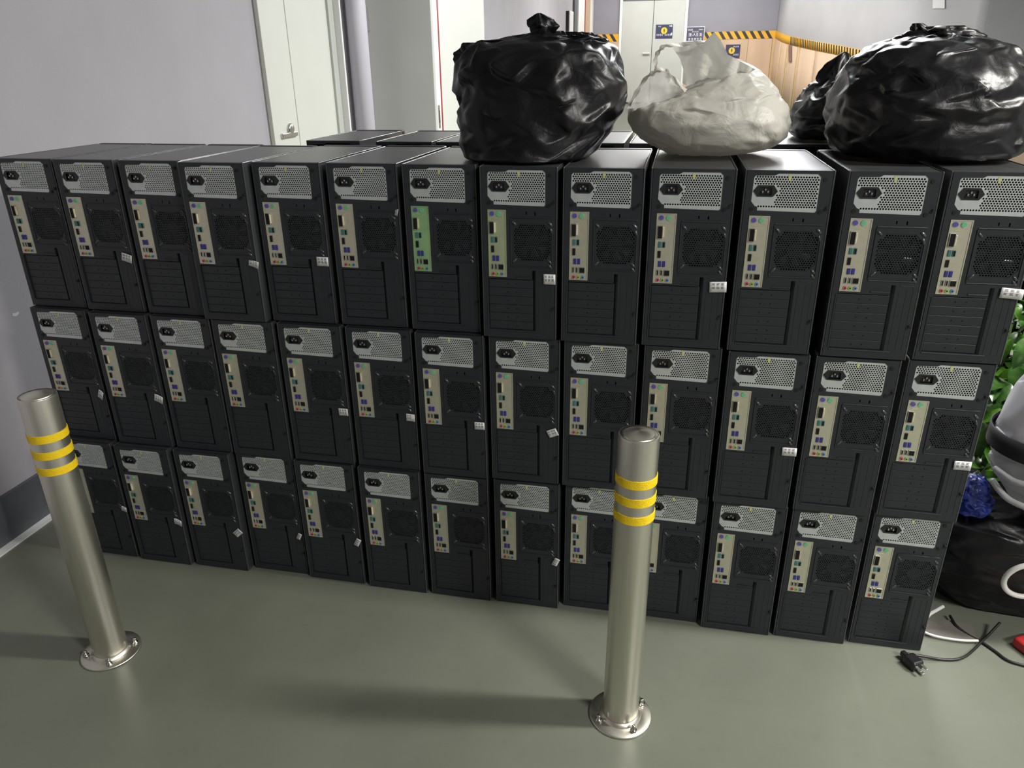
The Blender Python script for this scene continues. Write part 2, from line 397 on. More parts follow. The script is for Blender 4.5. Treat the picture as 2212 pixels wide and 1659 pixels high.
# right corridor wall (gently curved) with plywood panels following the ramp
CW = [az_pt(a, y) for a, y in ((6.05, 16.0), (6.75, 14.7), (8.2, 13.5), (10.6, 12.1), (14.0, 10.2), (17.95, 8.44))]
bm = bmesh.new(); lo = []; hi = []
cwv = catmull([Vector((p[0], p[1], 0)) for p in CW], 8)
for p in cwv: lo.append(bm.verts.new((p.x, p.y, -.05))); hi.append(bm.verts.new((p.x, p.y, 3.25)))
for i in range(len(cwv)-1): bm.faces.new((lo[i], lo[i+1], hi[i+1], hi[i]))
wr = struct(new_obj('wall_right', bm_mesh(bm, 'wall_right', ['wall_right'], True)))
sm = wr.modifiers.new('thick', 'SOLIDIFY'); sm.thickness = .1; sm.offset = 0
struct(box('wall_right_return', CW[-1][0], 6, 8.40, 8.50, 0, 3.25, 'wall_right'))
def rampz(y): return max(0.0, FARZ*(y-RAMP0)/(FARY-RAMP0))
w2 = struct(empty('trim_3', (CW[0][0], CW[0][1], 0)))
def curved_panel(i0, i1, m, name, z_lo, z_hi, off, parent, inset=.006):
    pts_ = cwv[i0:i1+1]; bm = bmesh.new(); A = []; B = []
    for k, p in enumerate(pts_):
        j = i0+k; t = (cwv[min(j+1, len(cwv)-1)]-cwv[max(j-1, 0)]).normalized(); nrm = Vector((t.y, -t.x, 0))
        if nrm.dot(CAM-p) < 0: nrm = -nrm
        q = p+nrm*(.051+off)
        if k == 0: q += t*inset
        if k == len(pts_)-1: q -= t*inset
        q -= parent.location
        A.append(bm.verts.new((q.x, q.y, rampz(p.y)+z_lo))); B.append(bm.verts.new((q.x, q.y, rampz(p.y)+z_hi)))
    for k in range(len(pts_)-1): bm.faces.new((A[k], A[k+1], B[k+1], B[k]))
    o = new_obj(name, bm_mesh(bm, name, [m], True), None, parent)
    md = o.modifiers.new('thick', 'SOLIDIFY'); md.thickness = .012; md.offset = 0
    return o
seg = [0, 6, 9, 13, 18, 24, 31, 40]
for a, b_ in zip(seg, seg[1:]): curved_panel(a, b_, 'plywood', 'plywood_panel', -.03, 1.24, .006, w2, .012)
for a in seg[1:4]: curved_panel(a, a+1, 'ply_trim', 'batten', -.03, 1.24, .016, w2, .03)
tp = empty('hazard_tape', (CW[0][0], CW[0][1], 0)); tag(tp, 'yellow and black tape on the curved right corridor wall', 'tape', 'hazard tape along the wall')
curved_panel(0, 40, 'tape_yellow', 'tape_strip', 1.24, 1.385, .008, tp, 0)
for a in range(10, 40):
    for half in (0.0, .5):
        p0 = cwv[a].lerp(cwv[a+1], half); t = (cwv[a+1]-cwv[a]).normalized(); nrm = Vector((t.y, -t.x, 0))
        if nrm.dot(CAM-p0) < 0: nrm = -nrm
        bm = bmesh.new(); L = (cwv[a+1]-cwv[a]).length*.24
        pv = []
        for s, z in ((0.04, 1.245), (L+.04, 1.245), (L, 1.38), (0, 1.38)):
            q = p0+t*s+nrm*(.051+.0165)-tp.location; pv.append(bm.verts.new((q.x, q.y, rampz(p0.y)+z)))
        bm.faces.new(pv); new_obj('black_stripe', bm_mesh(bm, 'black_stripe', ['tape_black']), None, tp)
# panel label strip, torn paper
def on_cw(px, py, off=.075):
    d = ray(px, py); best = None
    for a, b_ in zip(cwv, cwv[1:]):
        e = b_-a; den = d.x*e.y-d.y*e.x
        if abs(den) < 1e-9: continue
        s = ((a.x-CAM.x)*e.y-(a.y-CAM.y)*e.x)/den; u = ((a.x-CAM.x)*d.y-(a.y-CAM.y)*d.x)/den
        if s > 0 and -0.001 <= u <= 1.001:
            t = e.normalized(); nrm = Vector((t.y, -t.x, 0))
            if nrm.dot(CAM-a) < 0: nrm = -nrm
            best = (CAM+d*s+nrm*off, t, nrm)
    return best
def flat_on_cw(name, px0, px1, py0, py1, m, label, cat, off=.06):
    q = [on_cw(x, y, off)[0] for x, y in ((px0, py1), (px1, py1), (px1, py0), (px0, py0))]
    bm = bmesh.new(); bm.faces.new([bm.verts.new(p-q[0]) for p in q])
    o = new_obj(name, bm_mesh(bm, name, [m])); o.location = q[0]
    md = o.modifiers.new('thick', 'SOLIDIFY'); md.thickness = .004
    tag(o, label, cat); return o
flat_on_cw('paper_strip', 1713, 1719, 97, 133, 'kraft_strip', 'narrow brown paper strip stuck on the plywood panel under the tape', 'paper strip', .085)
flat_on_cw('torn_paper', 2026, 2052, -6, 18, 'paper', 'torn white paper scrap stuck high on the right corridor wall', 'paper')
ret = struct(empty('trim_4', (CW[-1][0]+.02, 8.4, 0)))
for k in range(3): child_box(ret, 'plywood_panel', CW[-1][0]+.03+k*.8, CW[-1][0]+.82+k*.8, 8.37, 8.399, .02, .95, 'plywood', .002)

# signs
def sign(name, px0, px1, py0, py1, Y, m, label):
    a = onY(px0, py1, Y); b_ = onY(px1, py0, Y); t = empty(name, (a.x, Y, a.z)); tag(t, label, 'sign')
    W, H = b_.x-a.x, b_.z-a.z
    box('board', 0, W, -.008, 0, 0, H, m, .001, t)
    return t, W, H
def marks(t, name, rects, m, y=-.0095):
    bm = bmesh.new()
    for x0, x1, z0, z1 in rects:
        bm.faces.new([bm.verts.new((x, y, z)) for x, z in ((x0, z0), (x1, z0), (x1, z1), (x0, z1))])
    return new_obj(name, bm_mesh(bm, name, [m]), None, t)
def poly(t, name, pts_, m, y=-.0105):
    bm = bmesh.new(); bm.faces.new([bm.verts.new((x, y, z)) for x, z in pts_]); return new_obj(name, bm_mesh(bm, name, [m]), None, t)
def walker(t, cx, cz, s, m):
    bm = bmesh.new()
    disc(bm, cx, cz+.30*s, .075*s, -.0125, 12)
    def limb(x0, z0, x1, z1, w):
        d = Vector((x1-x0, z1-z0)); n = Vector((-d.y, d.x)).normalized()*w/2
        f = bm.faces.new([bm.verts.new((cx+(x+sx*n.x)*1.0, -.0125, cz+(z+sx*n.y)*1.0)) for x, z, sx in ((x0, z0, 1), (x0, z0, -1), (x1, z1, -1), (x1, z1, 1))])
    S = s
    limb(0, .22*S, 0, -.02*S, .14*S); limb(0, 0, -.14*S, -.32*S, .08*S); limb(0, 0, .14*S, -.30*S, .08*S)
    limb(0, .18*S, -.2*S, .02*S, .06*S); limb(0, .18*S, .2*S, .06*S, .06*S)
    new_obj('walking_figure', bm_mesh(bm, 'walking_figure', [m]), None, t)
def wordrow(W, H, x0, x1, z, h, n, seed):
    rr = random.Random(seed); out = []; cw = (x1-x0)*W/n
    for i in range(n):
        a = x0*W+i*cw
        for k in range(3):
            zz = z*H+h*H*k/2.4; out.append((a+cw*.1, a+cw*rr.uniform(.7, .92), zz, zz+h*H*.16))
        out.append((a+cw*rr.uniform(.3, .5), a+cw*rr.uniform(.55, .65), z*H, z*H+h*H))
    return out
s1, W, H = sign('walkway_sign', 1415.5, 1454, 52.5, 83.5, FARY-.055, 'navy', 'navy sign with yellow pedestrian disc on the far grey door')
bm = bmesh.new(); disc(bm, W*.5, H*.56, H*.24, -.0095, 28); new_obj('yellow_disc', bm_mesh(bm, 'yellow_disc', ['sign_yellow']), None, s1)
walker(s1, W*.5, H*.56, H*.42, 'navy')
marks(s1, 'lettering', wordrow(W, H, .05, .45, .2, .12, 4, 1)+wordrow(W, H, .53, .93, .2, .12, 4, 2)+wordrow(W, H, .14, .30, .83, .07, 2, 3), 'sign_white')
poly(s1, 'arrow', [(W*.78, H*.86), (W*.88, H*.86), (W*.88, H*.80), (W*.97, H*.885), (W*.88, H*.97), (W*.88, H*.91), (W*.78, H*.91)], 'sign_white')
poly(s1, 'arrow', [(W*.92, H*.22), (W*.98, H*.22), (W*.98, H*.34), (W*.95, H*.44), (W*.90, H*.34)], 'sign_white')
s2, W, H = sign('notice_board', 1481, 1523, 57, 90, FARY-.075, 'sign_white', 'slate notice board with white border beside the far grey door')
box('face', W*.03, W*.97, -.011, -.008, H*.04, H*.96, 'slate', .0, s2)
marks(s2, 'lettering', wordrow(W, H, .08, .36, .74, .12, 4, 5)+wordrow(W, H, .68, .93, .76, .08, 4, 6)+wordrow(W, H, .32, .68, .62, .08, 5, 7)
      + wordrow(W, H, .12, .36, .36, .2, 1, 8)+wordrow(W, H, .52, .90, .36, .2, 2, 9)+wordrow(W, H, .12, .90, .08, .16, 5, 10), 'sign_white', -.0125)
poly(s2, 'character_stroke', [(W*.44, H*.56), (W*.47, H*.56), (W*.44, H*.44), (W*.37, H*.36), (W*.35, H*.38), (W*.42, H*.46)], 'sign_white', -.0126)
poly(s2, 'character_stroke', [(W*.44, H*.49), (W*.46, H*.49), (W*.52, H*.37), (W*.50, H*.36)], 'sign_white', -.0127)
s3, W, H = sign('walkway_sign', 1566, 1600, 96, 126, FARY-.032, 'navy', 'navy sign with yellow disc on the plywood, partly hidden behind the white bag')
bm = bmesh.new(); disc(bm, W*.42, H*.56, H*.24, -.0095, 28); new_obj('yellow_disc', bm_mesh(bm, 'yellow_disc', ['sign_yellow']), None, s3)
walker(s3, W*.42, H*.56, H*.42, 'navy')
marks(s3, 'lettering', wordrow(W, H, .55, .93, .2, .12, 4, 2)+wordrow(W, H, .5, .9, .8, .1, 3, 3), 'sign_white')
# unseen lamps added to light the corridor and whiten the tower tops
lm = bpy.data.materials.new('added_lamp_glow'); lm.use_nodes = True
e_ = lm.node_tree.nodes.new('ShaderNodeEmission'); e_.inputs[0].default_value = (1, .985, .96, 1); e_.inputs[1].default_value = 9
lm.node_tree.links.new(e_.outputs[0], lm.node_tree.nodes['Material Output'].inputs['Surface']); MATS['added_lamp_glow'] = lm
for k, (x, y, z, w_) in enumerate(((-.6, 14.4, 2.95, 1.4), (1.1, 14.4, 2.95, 1.4), (1.5, 12.2, 2.95, 1.4), (1.2, 10.0, 2.95, 1.2))):
    t = empty('added_lamp', (x, y, z)); tag(t, ('unseen batten lamp added on the corridor ceiling before the far grey door', 'unseen batten lamp added on the corridor ceiling before the far plywood wall', 'unseen batten lamp added above the corridor ramp', 'unseen batten lamp added at the foot of the corridor ramp')[k], 'ceiling lamp', 'added unseen corridor lamps')
    box('added_lamp_body', -w_/2, w_/2, -.12, .12, .20, 3.249-z, 'frame_white', .004, t)
    box('added_lamp_tube', -w_/2+.03, w_/2-.03, -.15, .15, -.10, .199, 'added_lamp_glow', .05, t, 4)
# ================================================================= COMPUTER TOWERS
CWD, CHT, CDP = .180, .4075, .420        # width, height, depth
def L(dx, dz): return ((dx+17)/1000.0, (dz+311.5)/1000.0)
# --- shared meshes -------------------------------------------------------
def mk_meshes():
    D = {}
    # body box behind the back panel
    bm = bmesh.new(); bbox(bm, .0042, .1758, .012, .392, .001, .4064, .002, 2, 0)
    me = bm_mesh(bm, 'case_body', ['pc_top', 'pc_dark']); D['case_body'] = me
    for p in me.polygons:
        if p.normal.y < -.9: p.material_index = 1
    # side panels with rolled edges
    for nm, x0, x1 in (('l', 0, .004), ('r', .176, .180)):
        bm = bmesh.new(); bbox(bm, x0, x1, .0005, .394, .0005, CHT, .0019, 4); D['side_'+nm] = bm_mesh(bm, 'side_panel', ['pc_edge'])
    # front bezel at the far end
    bm = bmesh.new(); bbox(bm, 0, CWD, .395, CDP, 0, CHT+.0005, .005, 3); D['bezel'] = bm_mesh(bm, 'front_bezel', ['bezel'])
    # back panel with openings
    psu = [L(*p) for p in ((1, 30), (2, 79), (5, 83.5), (44, 84), (51, 88), (129, 88), (135.5, 82), (135.5, 12), (132, 8.5), (15, 10.5), (15, 18), (9, 20))]
    shd = [L(*p) for p in ((0, 0), (44.45, 0), (44.45, -158.75), (0, -158.75))]
    fc = (104.5, -74.5); h = 43.5; c = 15
    octo = [L(fc[0]+a, fc[1]+b) for a, b in ((-h+c, h), (h-c, h), (h, h-c), (h, -h+c), (h-c, -h), (-h+c, -h), (-h, -h+c), (-h, h-c))]
    slot = [L(*p) for p in ((-2, -163), (104.5, -163), (104.5, -141), (113.5, -141), (113.5, -290.5), (-2, -290.5))]
    p1 = [L(*p) for p in ((90, -4), (92.5, -4), (92.5, -11), (90, -11))]; p2 = [L(*p) for p in ((110, -4.5), (113, -4.5), (113, -12), (110, -12))]
    outer = [(.0044, .0015), (.1756, .0015), (.1756, .4062), (.0044, .4062)]
    bm = bmesh.new(); fill_plate(bm, outer, [psu, shd, octo, slot, p1, p2], 0.0, .012)
    a = L(113.5, -141); b = L(106.5, -290.5)
    bm.faces.new([bm.verts.new(v_) for v_ in ((a[0], .0002, a[1]), (a[0], .0002, b[1]), (b[0], .007, b[1]), (b[0], .007, a[1]))])
    # pressed ridges (proud of the panel)
    def ridge(x0, x1, z0, z1, d=.0022):
        a = L(x0, z0); b = L(x1, z1); bbox(bm, a[0], b[0], -d, .0005, min(a[1], b[1]), max(a[1], b[1]), min(.001, d*.6), 2)
    ridge(55, 152, -15.5, -18.5); ridge(55, 152, -131, -133.5); ridge(54, 56.5, -19, -130); ridge(151, 153.5, -40, -128)
    ridge(64, 104, -155.5, -158.6); ridge(122, 150, -141, -143.5, .0008); ridge(121, 122.4, -150, -290, .0006); ridge(136, 137.2, -150, -290, .0006); ridge(149, 150.2, -143, -290, .0006)
    ridge(-2, 126, -291.5, -294.5, .0016)
    for dx in (-5.2,): ridge(dx, dx+2.4, -165, -290, .0016)
    for dx, dz in ((8, 97-4), (150, 93)): pass
    D['back_panel'] = bm_mesh(bm, 'back_panel', ['pc_black'])
    # corner bosses of the fan mount
    for k, (dx, dz, sg) in enumerate(((62, -31, -1), (147, -31, 1), (62, -118, 1), (147, -118, -1))):
        pass
    bm = bmesh.new()
    q = bmesh.ops.create_uvsphere(bm, u_segments=10, v_segments=6, radius=1.0)
    bmesh.ops.scale(bm, verts=bm.verts, vec=(.0085, .0035, .0034))
    D['boss'] = bm_mesh(bm, 'fan_boss', ['pc_edge'], True)
    # power supply plate, perforated
    def inset_ok(x, z):
        if x < 4.5 or x > 132.3 or z > (84.8 if x > 52 else 80.6) or z < 17: return False
        if x < 13 and z < 26: return False
        if x < 47.5 and 21.5 < z < 39.5: return False
        if -1 < x < 57 and 38 < z < 65.2 and not (x > 50 and abs(z-51) > 7.5): return False
        if 128 < x and z > 82.5: return False
        return True
    holes = []; px, pz = 5.45, 4.72; r = 0
    z = 19.2
    while z < 88:
        x = 6.0+(px/2 if r % 2 else 0)
        while x < 134:
            if inset_ok(x, z): holes.append(ngon(*L(x, z), .00215, 6, math.pi/6))
            x += px
        z += pz; r += 1
    iec = [L(*p) for p in ((5, 51), (13, 62.3), (43, 62.3), (51, 51), (43, 41), (13, 41))]
    po = [(p[0], p[1]) for p in psu]
    bm = bmesh.new(); fill_plate(bm, po, holes+[iec], .0012, .0032)
    D['psu_plate'] = bm_mesh(bm, 'psu_plate', ['galv'])
    # IEC inlet
    bm = bmesh.new()
    oi = [L(*p) for p in ((3, 51), (12, 63.6), (44, 63.6), (53, 51), (44, 39.8), (12, 39.8))]
    inn = [L(*p) for p in ((15, 57.5), (18, 60), (38, 60), (41, 57.5), (41, 43), (15, 43))]
    fill_plate(bm, oi, [inn], -.0006, .0012)
    a = L(15, 43); b = L(41, 60); bm.faces.new([bm.verts.new((x, .0045, zz)) for x, zz in ((a[0], a[1]), (b[0], a[1]), (b[0], b[1]), (a[0], b[1]))])
    D['socket'] = bm_mesh(bm, 'power_inlet', ['black_plastic'])
    bm = bmesh.new(); bbox(bm, -.0014, .0014, -.0006, .0042, -.0022, .0022, .0004, 1); D['pin'] = bm_mesh(bm, 'contact_pin', ['pin'])
    # yellow tape marks on the power supply
    bm = bmesh.new()
    for x0, x1, z0, z1 in ((71, 76, 73, 86.5),):
        a = L(x0, z0); b = L(x1, z1)
        bm.faces.new([bm.verts.new((x, .0006, zz)) for x, zz in ((a[0]+.001, a[1]), (b[0]+.001, a[1]), (b[0], b[1]), (a[0], b[1]))])
    D['sticker'] = bm_mesh(bm, 'inspection_sticker', ['sticker_yellow'])
    # I/O shield
    bm = bmesh.new(); a = L(.6, -158.2); b = L(43.9, -.6)
    so = [(a[0], a[1]), (b[0], a[1]), (b[0], b[1]), (a[0], b[1])]
    si = [(a[0]+.0022, a[1]+.0022), (b[0]-.0022, a[1]+.0022), (b[0]-.0022, b[1]-.0022), (a[0]+.0022, b[1]-.0022)]
    fill_plate(bm, so, [si], -.0016, .004); fill_plate(bm, si, [], -.0004, .004)
    for dx, dz, w_, d_ in ((26, -17, 8, .8), (12, -22, 12, .8)):
        a = L(dx, dz); bbox(bm, a[0], a[0]+w_/1000, -.0014, 0, a[1]-d_/1000, a[1], 0)
    D['shield'] = bm_mesh(bm, 'io_shield', ['shield'])
    # ports
    def port(name, cx, cz, w_, h_, col, inner=None, rnd=False, depth=.0022):
        bm = bmesh.new(); a = L(cx, cz); hw, hh = w_/2000, h_/2000
        if rnd:
            n = 14
            ro = ngon(0, 0, hw, n); ri = ngon(0, 0, hw*.45, n)
            fill_plate(bm, ro, [], -depth, 0, 0)
            disc(bm, 0, 0, hw*.42, -depth-.0003, 10, 1)
        else:
            bbox(bm, -hw, hw, -depth, 0, -hh, hh, .0005, 1, 0)
            ww, hh2 = (hw-.0013, hh-.0013)
            f = bm.faces.new([bm.verts.new((x, -depth-.0003, zz)) for x, zz in ((-ww, -hh2), (ww, -hh2), (ww, hh2), (-ww, hh2))]); f.material_index = 1
        me = bm_mesh(bm, name, [col, inner or 'void'])
        D.setdefault('ports', []).append((name, me, (a[0], -.0004, a[1])))
    port('keyboard_port', 11, -10, 10.5, 10.5, 'purple', 'purple', True); port('mouse_port', 27, -10, 10.5, 10.5, 'green', 'green', True)
    port('video_port', 10, -42, 12, 29, 'pin', 'void', depth=.004); port('video_connector', 16.5, -42, 3.2, 22, 'cream', 'cream', depth=.005)
    port('usb_port', 11, -70, 6.6, 13.5, 'teal', 'teal'); port('usb_port', 20, -70, 6.6, 13.5, 'teal', 'void')
    port('display_port', 11, -92, 7, 16, 'black_plastic', 'void')
    port('usb_port', 13.5, -114, 6.6, 13, 'blue', 'blue'); port('usb_port', 22.5, -114, 6.6, 13, 'blue', 'blue')
    port('usb_port', 10, -134, 5.2, 13, 'pin', 'void'); port('usb_port', 18.5, -134, 5.2, 13, 'pin', 'void'); port('network_port', 30.5, -134.5, 14, 14, 'pin', 'void')
    port('audio_jack', 11.5, -151, 7.5, 7.5, 'pink', 'void', True); port('audio_jack', 22, -151, 7.5, 7.5, 'lime', 'void', True); port('audio_jack', 32.5, -151, 7.5, 7.5, 'skyblue', 'void', True)
    # fan grille: perforated octagon, with fan ring and hub behind
    holes = []; z = fc[1]-h+3; r = 0
    while z < fc[1]+h:
        x = fc[0]-h+3+(2.7 if r % 2 else 0)
        while x < fc[0]+h:
            dx, dz = abs(x-fc[0]), abs(z-fc[1])
            if dx < h-2.6 and dz < h-2.6 and dx+dz < 2*h-c-3.4: holes.append(ngon(*L(x, z), .00215, 6, math.pi/6))
            x += 5.4
        z += 4.68; r += 1
    bm = bmesh.new(); fill_plate(bm, octo, holes, .0016, .0030)
    D['grille'] = bm_mesh(bm, 'fan_grille', ['pc_black'])
    bm = bmesh.new(); cx, cz = L(*fc)
    def ringm(r0, r1, y0):
        fill_plate(bm, ngon(cx, cz, r1, 32), [ngon(cx, cz, r0, 32)], y0, y0+.002)
    ringm(.0385, .041, .0062); fill_plate(bm, ngon(cx, cz, .0165, 24), [], .0052, .0098)
    for k in range(7):
        a = 2*math.pi*k/7
        q = [(cx+rr*math.cos(a+t), yy, cz+rr*math.sin(a+t)) for rr, t, yy in ((.0165, 0, .0062), (.038, .12, .0062), (.038, .62, .0100), (.0165, .5, .0100))]
        bm.faces.new([bm.verts.new(v_) for v_ in q])
    D['fan'] = bm_mesh(bm, 'fan', ['pc_edge'])
    # expansion slot covers
    bm = bmesh.new(); bbox(bm, L(-1.6, 0)[0], L(106.4, 0)[0], .0030, .0118, .0002, .0209-.0002, .0011, 2, 0)
    for dx in (45, 67): disc(bm, L(dx, 0)[0], .0105, .0019, .0028, 8, 1)
    D['slot'] = bm_mesh(bm, 'slot_cover', ['pc_black', 'void'])
    # screws and thumbscrews
    bm = bmesh.new(); v0 = ngon(0, 0, .0042, 12); fill_plate(bm, v0, [], -.0018, .0004); bbox(bm, -.003, .003, -.0021, -.0016, -.0005, .0005, 0, 1, 0)
    D['screw'] = bm_mesh(bm, 'screw', ['pc_dark'])
    bm = bmesh.new(); fill_plate(bm, ngon(0, 0, .0036, 10), [], -.006, .0004); D['thumb'] = bm_mesh(bm, 'thumbscrew', ['pc_dark'])
    return D
PM = mk_meshes()
def recol(me, m):
    c = me.copy(); c.materials.clear(); c.materials.append(MATS[m]); return c
SHIELDS = {0: PM['shield'], 1: recol(PM['shield'], 'shield_green_reflect'), 2: recol(PM['shield'], 'shield_pale_reflect')}
def link(name, me, parent, loc=(0, 0, 0), rot=None):
    o = bpy.data.objects.new(name, me); C.objects.link(o); o.parent = parent; o.location = loc
    if rot: o.rotation_euler = rot
    return o
def tower(x, y, z, label, group, detail=True, green=0):
    t = empty('computer_tower', (x, y, z)); tag(t, label, 'computer', group)
    link('case_body', PM['case_body'], t); link('side_panel', PM['side_l'], t); link('side_panel', PM['side_r'], t); link('front_bezel', PM['bezel'], t)
    bp = link('back_panel', PM['back_panel'], t)
    if not detail: return t
    for dx, dz, ry in ((62.5, -30.5, .75), (146.5, -30.5, .75), (62.5, -118.5, -.75), (146.5, -118.5, .75), (150, -46, 1.2), (147, -129, .9)):
        a = L(dx, dz); link('fan_boss', PM['boss'], bp, (a[0], 0.0006, a[1]), (0, ry, 0))
    ps = link('psu_plate', PM['psu_plate'], t)
    link('inspection_sticker', PM['sticker'], ps)
    so = link('power_inlet', PM['socket'], t)
    for dx, dz in ((28, 54.5), (22.5, 50), (33.5, 50)):
        a = L(dx, dz); link('contact_pin', PM['pin'], so, (a[0], 0, a[1]))
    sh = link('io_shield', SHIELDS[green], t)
    for nm, me, loc in PM['ports']: link(nm, me, sh, loc)
    gr = link('fan_grille', PM['grille'], t); link('fan', PM['fan'], gr)
    for k in range(6):
        a = L(0, -164.8-20.9*(k+1)); link('slot_cover', PM['slot'], t, (0, 0, a[1]))
    for dx, dz in ((144.5, 77), (4, 14), (143, 10)):
        a = L(dx, dz); link('screw', PM['screw'], t, (a[0], 0, a[1]))
    for dz in (19, -232):
        a = L(156, dz); link('thumbscrew', PM['thumb'], t, (a[0], 0, a[1]))
    return t
FIT = {}
FIT[0] = [(-1.4609, .0249), (-1.2712, .0180), (-1.0766, .0174), (-.8900, -.0064), (-.7002, .0140), (-.5056, .0168), (-.3110, .0110), (-.1180, -.0101), (.0739, -.0108), (.2662, -.0060), (.4620, -.0072), (.6668, -.0078), (.8620, .0023)]
FIT[1] = [(-1.4575, .0072), (-1.2576, -.0029), (-1.0644, -.0004), (-.8765, -.0027), (-.6850, -.0007), (-.4929, .0008), (-.3003, -.0088), (-.1088, -.0015), (.0814, -.0022), (.2743, -.0014), (.4677, -.0113), (.6604, -.0088), (.8561, .0023)]
FIT[2] = [(-1.4600, -.0200), (-1.2645, -.0248), (-1.0704, -.0180), (-.8789, .0031), (-.6905, -.0067), (-.4938, -.0117), (-.2999, -.0083), (-.1049, -.0042), (.0885, .0143), (.2812, .0132), (.4724, -.0015), (.6643, .0031), (.8566, .0157)]
ORD = ['first', 'second', 'third', 'fourth', 'fifth', 'sixth', 'seventh', 'eighth', 'ninth', 'tenth', 'eleventh', 'twelfth', 'thirteenth']
TIER = ['top', 'middle', 'bottom']
TW = {}
for r_ in range(3):
    for c_, (x, y) in enumerate(FIT[r_]):
        lab = 'black computer tower, rear ports outward, %s tier of the %s stack from the left wall' % (TIER[r_], ORD[c_])
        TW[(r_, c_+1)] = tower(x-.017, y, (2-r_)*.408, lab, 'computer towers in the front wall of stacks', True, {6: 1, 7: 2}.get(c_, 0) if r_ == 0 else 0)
# towers of the row behind
backs = [(-.848, .575)]+[(-.608+.193*k, .558) for k in range(7)]
for k, (x, y) in enumerate(backs):
    for r_ in range(3):
        tower(x, y, (2-r_)*.408, 'black tower in the rear row, %s tier of its %s stack from the left wall' % (TIER[r_], ORD[k]), 'computer towers in the rear row', False)

# white asset stickers hanging off the right edges
def sticker(rc, px, py, wmm, hmm, rot=0.0, curl=0.0, torn=False, seed=0):
    t = TW[rc]; p = onY(px, py, t.location.y-.004)-t.location
    bm = bmesh.new(); n = 6; w_, h_ = wmm/1000, hmm/1000
    rows = []
    for i in range(n+1):
        s = i/n; x = (s-.5)*w_; y = -curl*(s**2)
        top = h_/2*(1.0 if not torn else .55+.5*s); rows.append((bm.verts.new((x, y, -h_/2)), bm.verts.new((x, y, top))))
    for a, b in zip(rows, rows[1:]): bm.faces.new((a[0], b[0], b[1], a[1]))
    me = bm_mesh(bm, 'asset_sticker', ['paper'], True)
    o = link('asset_sticker', me, t, (p.x, p.y, p.z), (0, rot, 0)); o['label'] = 'white printed asset sticker'
    md = o.modifiers.new('thick', 'SOLIDIFY'); md.thickness = .0006; md.offset = 1
    rr = random.Random(seed); bm = bmesh.new()
    cols = 3 if w_ > .024 else 2
    for i in range(cols):
        for j in range(2):
            for k in range(3):
                x0 = -w_*.36+w_*.27*i; z0 = h_*(.16-.34*j)+h_*.065*k*1.3
                x1 = x0+w_*rr.uniform(.12, .2); s = (x0/w_+.5); y0 = -curl*s*s-.0009
                bm.faces.new([bm.verts.new((x, y0-.0004, z)) for x, z in ((x0, z0), (x1, z0), (x1, z0+h_*.045), (x0, z0+h_*.045))])
    link('print', bm_mesh(bm, 'print', ['print']), o)
ST = [((0, 2), 275, 557, 33, 22, .22, .004, 0), ((0, 4), 550, 569, 32, 18, .2, .01, 1), ((0, 5), 697, 565, 32, 23, 0, .001, 0), ((0, 6), 857, 458, 8, 16, .2, .004, 1),
      ((0, 8), 1187, 603.5, 28, 24, -.02, .001, 0), ((0, 10), 1551, 620, 37, 24, -.06, .001, 0), ((0, 13), 2185, 634, 42, 22, .05, .004, 0),
      ((1, 1), 219, 852, 20, 26, .4, .006, 0), ((1, 2), 344, 861, 30, 22, .25, .006, 0), ((1, 5), 742, 890, 27, 21, -.03, .001, 0), ((1, 6), 887, 902, 24, 21, .02, .001, 0),
      ((1, 7), 1036, 920, 27, 21, -.04, .001, 0), ((1, 8), 1194, 935, 27, 21, -.45, .003, 0), ((1, 11), 1705, 976, 33, 22, -.03, .001, 0), ((1, 13), 2079, 1006, 36, 23, -.04, .001, 0),
      ((2, 1), 269, 1099, 20, 17, .15, .004, 0), ((2, 2), 386, 1127, 30, 20, .1, .008, 0), ((2, 3), 515, 1150, 34, 20, -.75, .006, 0), ((2, 4), 647, 1158, 26, 12, -1.1, .004, 0), ((2, 5), 773, 1171, 30, 15, -1.1, .004, 0), ((2, 8), 1201, 1213, 30, 15, -1.2, .006, 0)]
for i, s in enumerate(ST): sticker(s[0], s[1], s[2], s[3], s[4], s[5], s[6], bool(s[7]), i)

# ================================================================= BOLLARDS
def bollard(loc, label, tilt=(0, 0)):
    t = empty('steel_bollard', loc); tag(t, label, 'bollard', 'steel bollards in front of the computers')
    pole = new_obj('pole', lathe_mesh('pole', [(.0415, .006), (.0415, .749), (.0405, .752), (.038, .753)], 'steel', 64, False, False), None, t); pole.rotation_euler = (tilt[0], tilt[1], 0)
    set_sharp(pole.data)
    cap = new_obj('cap', lathe_mesh('cap', [(.0380, .7525), (.0365, .7505), (.030, .7535), (.020, .757), (.010, .759), (.0005, .7595)], 'steel', 64), None, t); cap.rotation_euler = pole.rotation_euler
    fl = new_obj('base_flange', lathe_mesh('base_flange', [(.074, 0), (.074, .004), (.072, .006), (.043, .006)], 'steel', 64, False, True), None, t)
    new_obj('weld_collar', lathe_mesh('weld_collar', [(.049, .006), (.046, .011), (.0418, .014)], 'steel', 48, False, False), None, t)
    for k in range(4):
        a = math.radians(35+90*k); b = new_obj('anchor_bolt', lathe_mesh('anchor_bolt', [(.008, .006), (.008, .011), (.0045, .0115), (.0045, .022), (.003, .024)], 'steel_bolt', 12), None, t)
        b.location = (.0595*math.cos(a), .0595*math.sin(a), 0)
    for z in (.656, .614, .572):
        o = new_obj('reflective_band', lathe_mesh('reflective_band', [(.0417, z-.0095), (.0430, z-.0095), (.0430, z+.0095), (.0417, z+.0095)], 'band_yellow', 48, False, False), None, t); o.rotation_euler = pole.rotation_euler
        set_sharp(o.data)
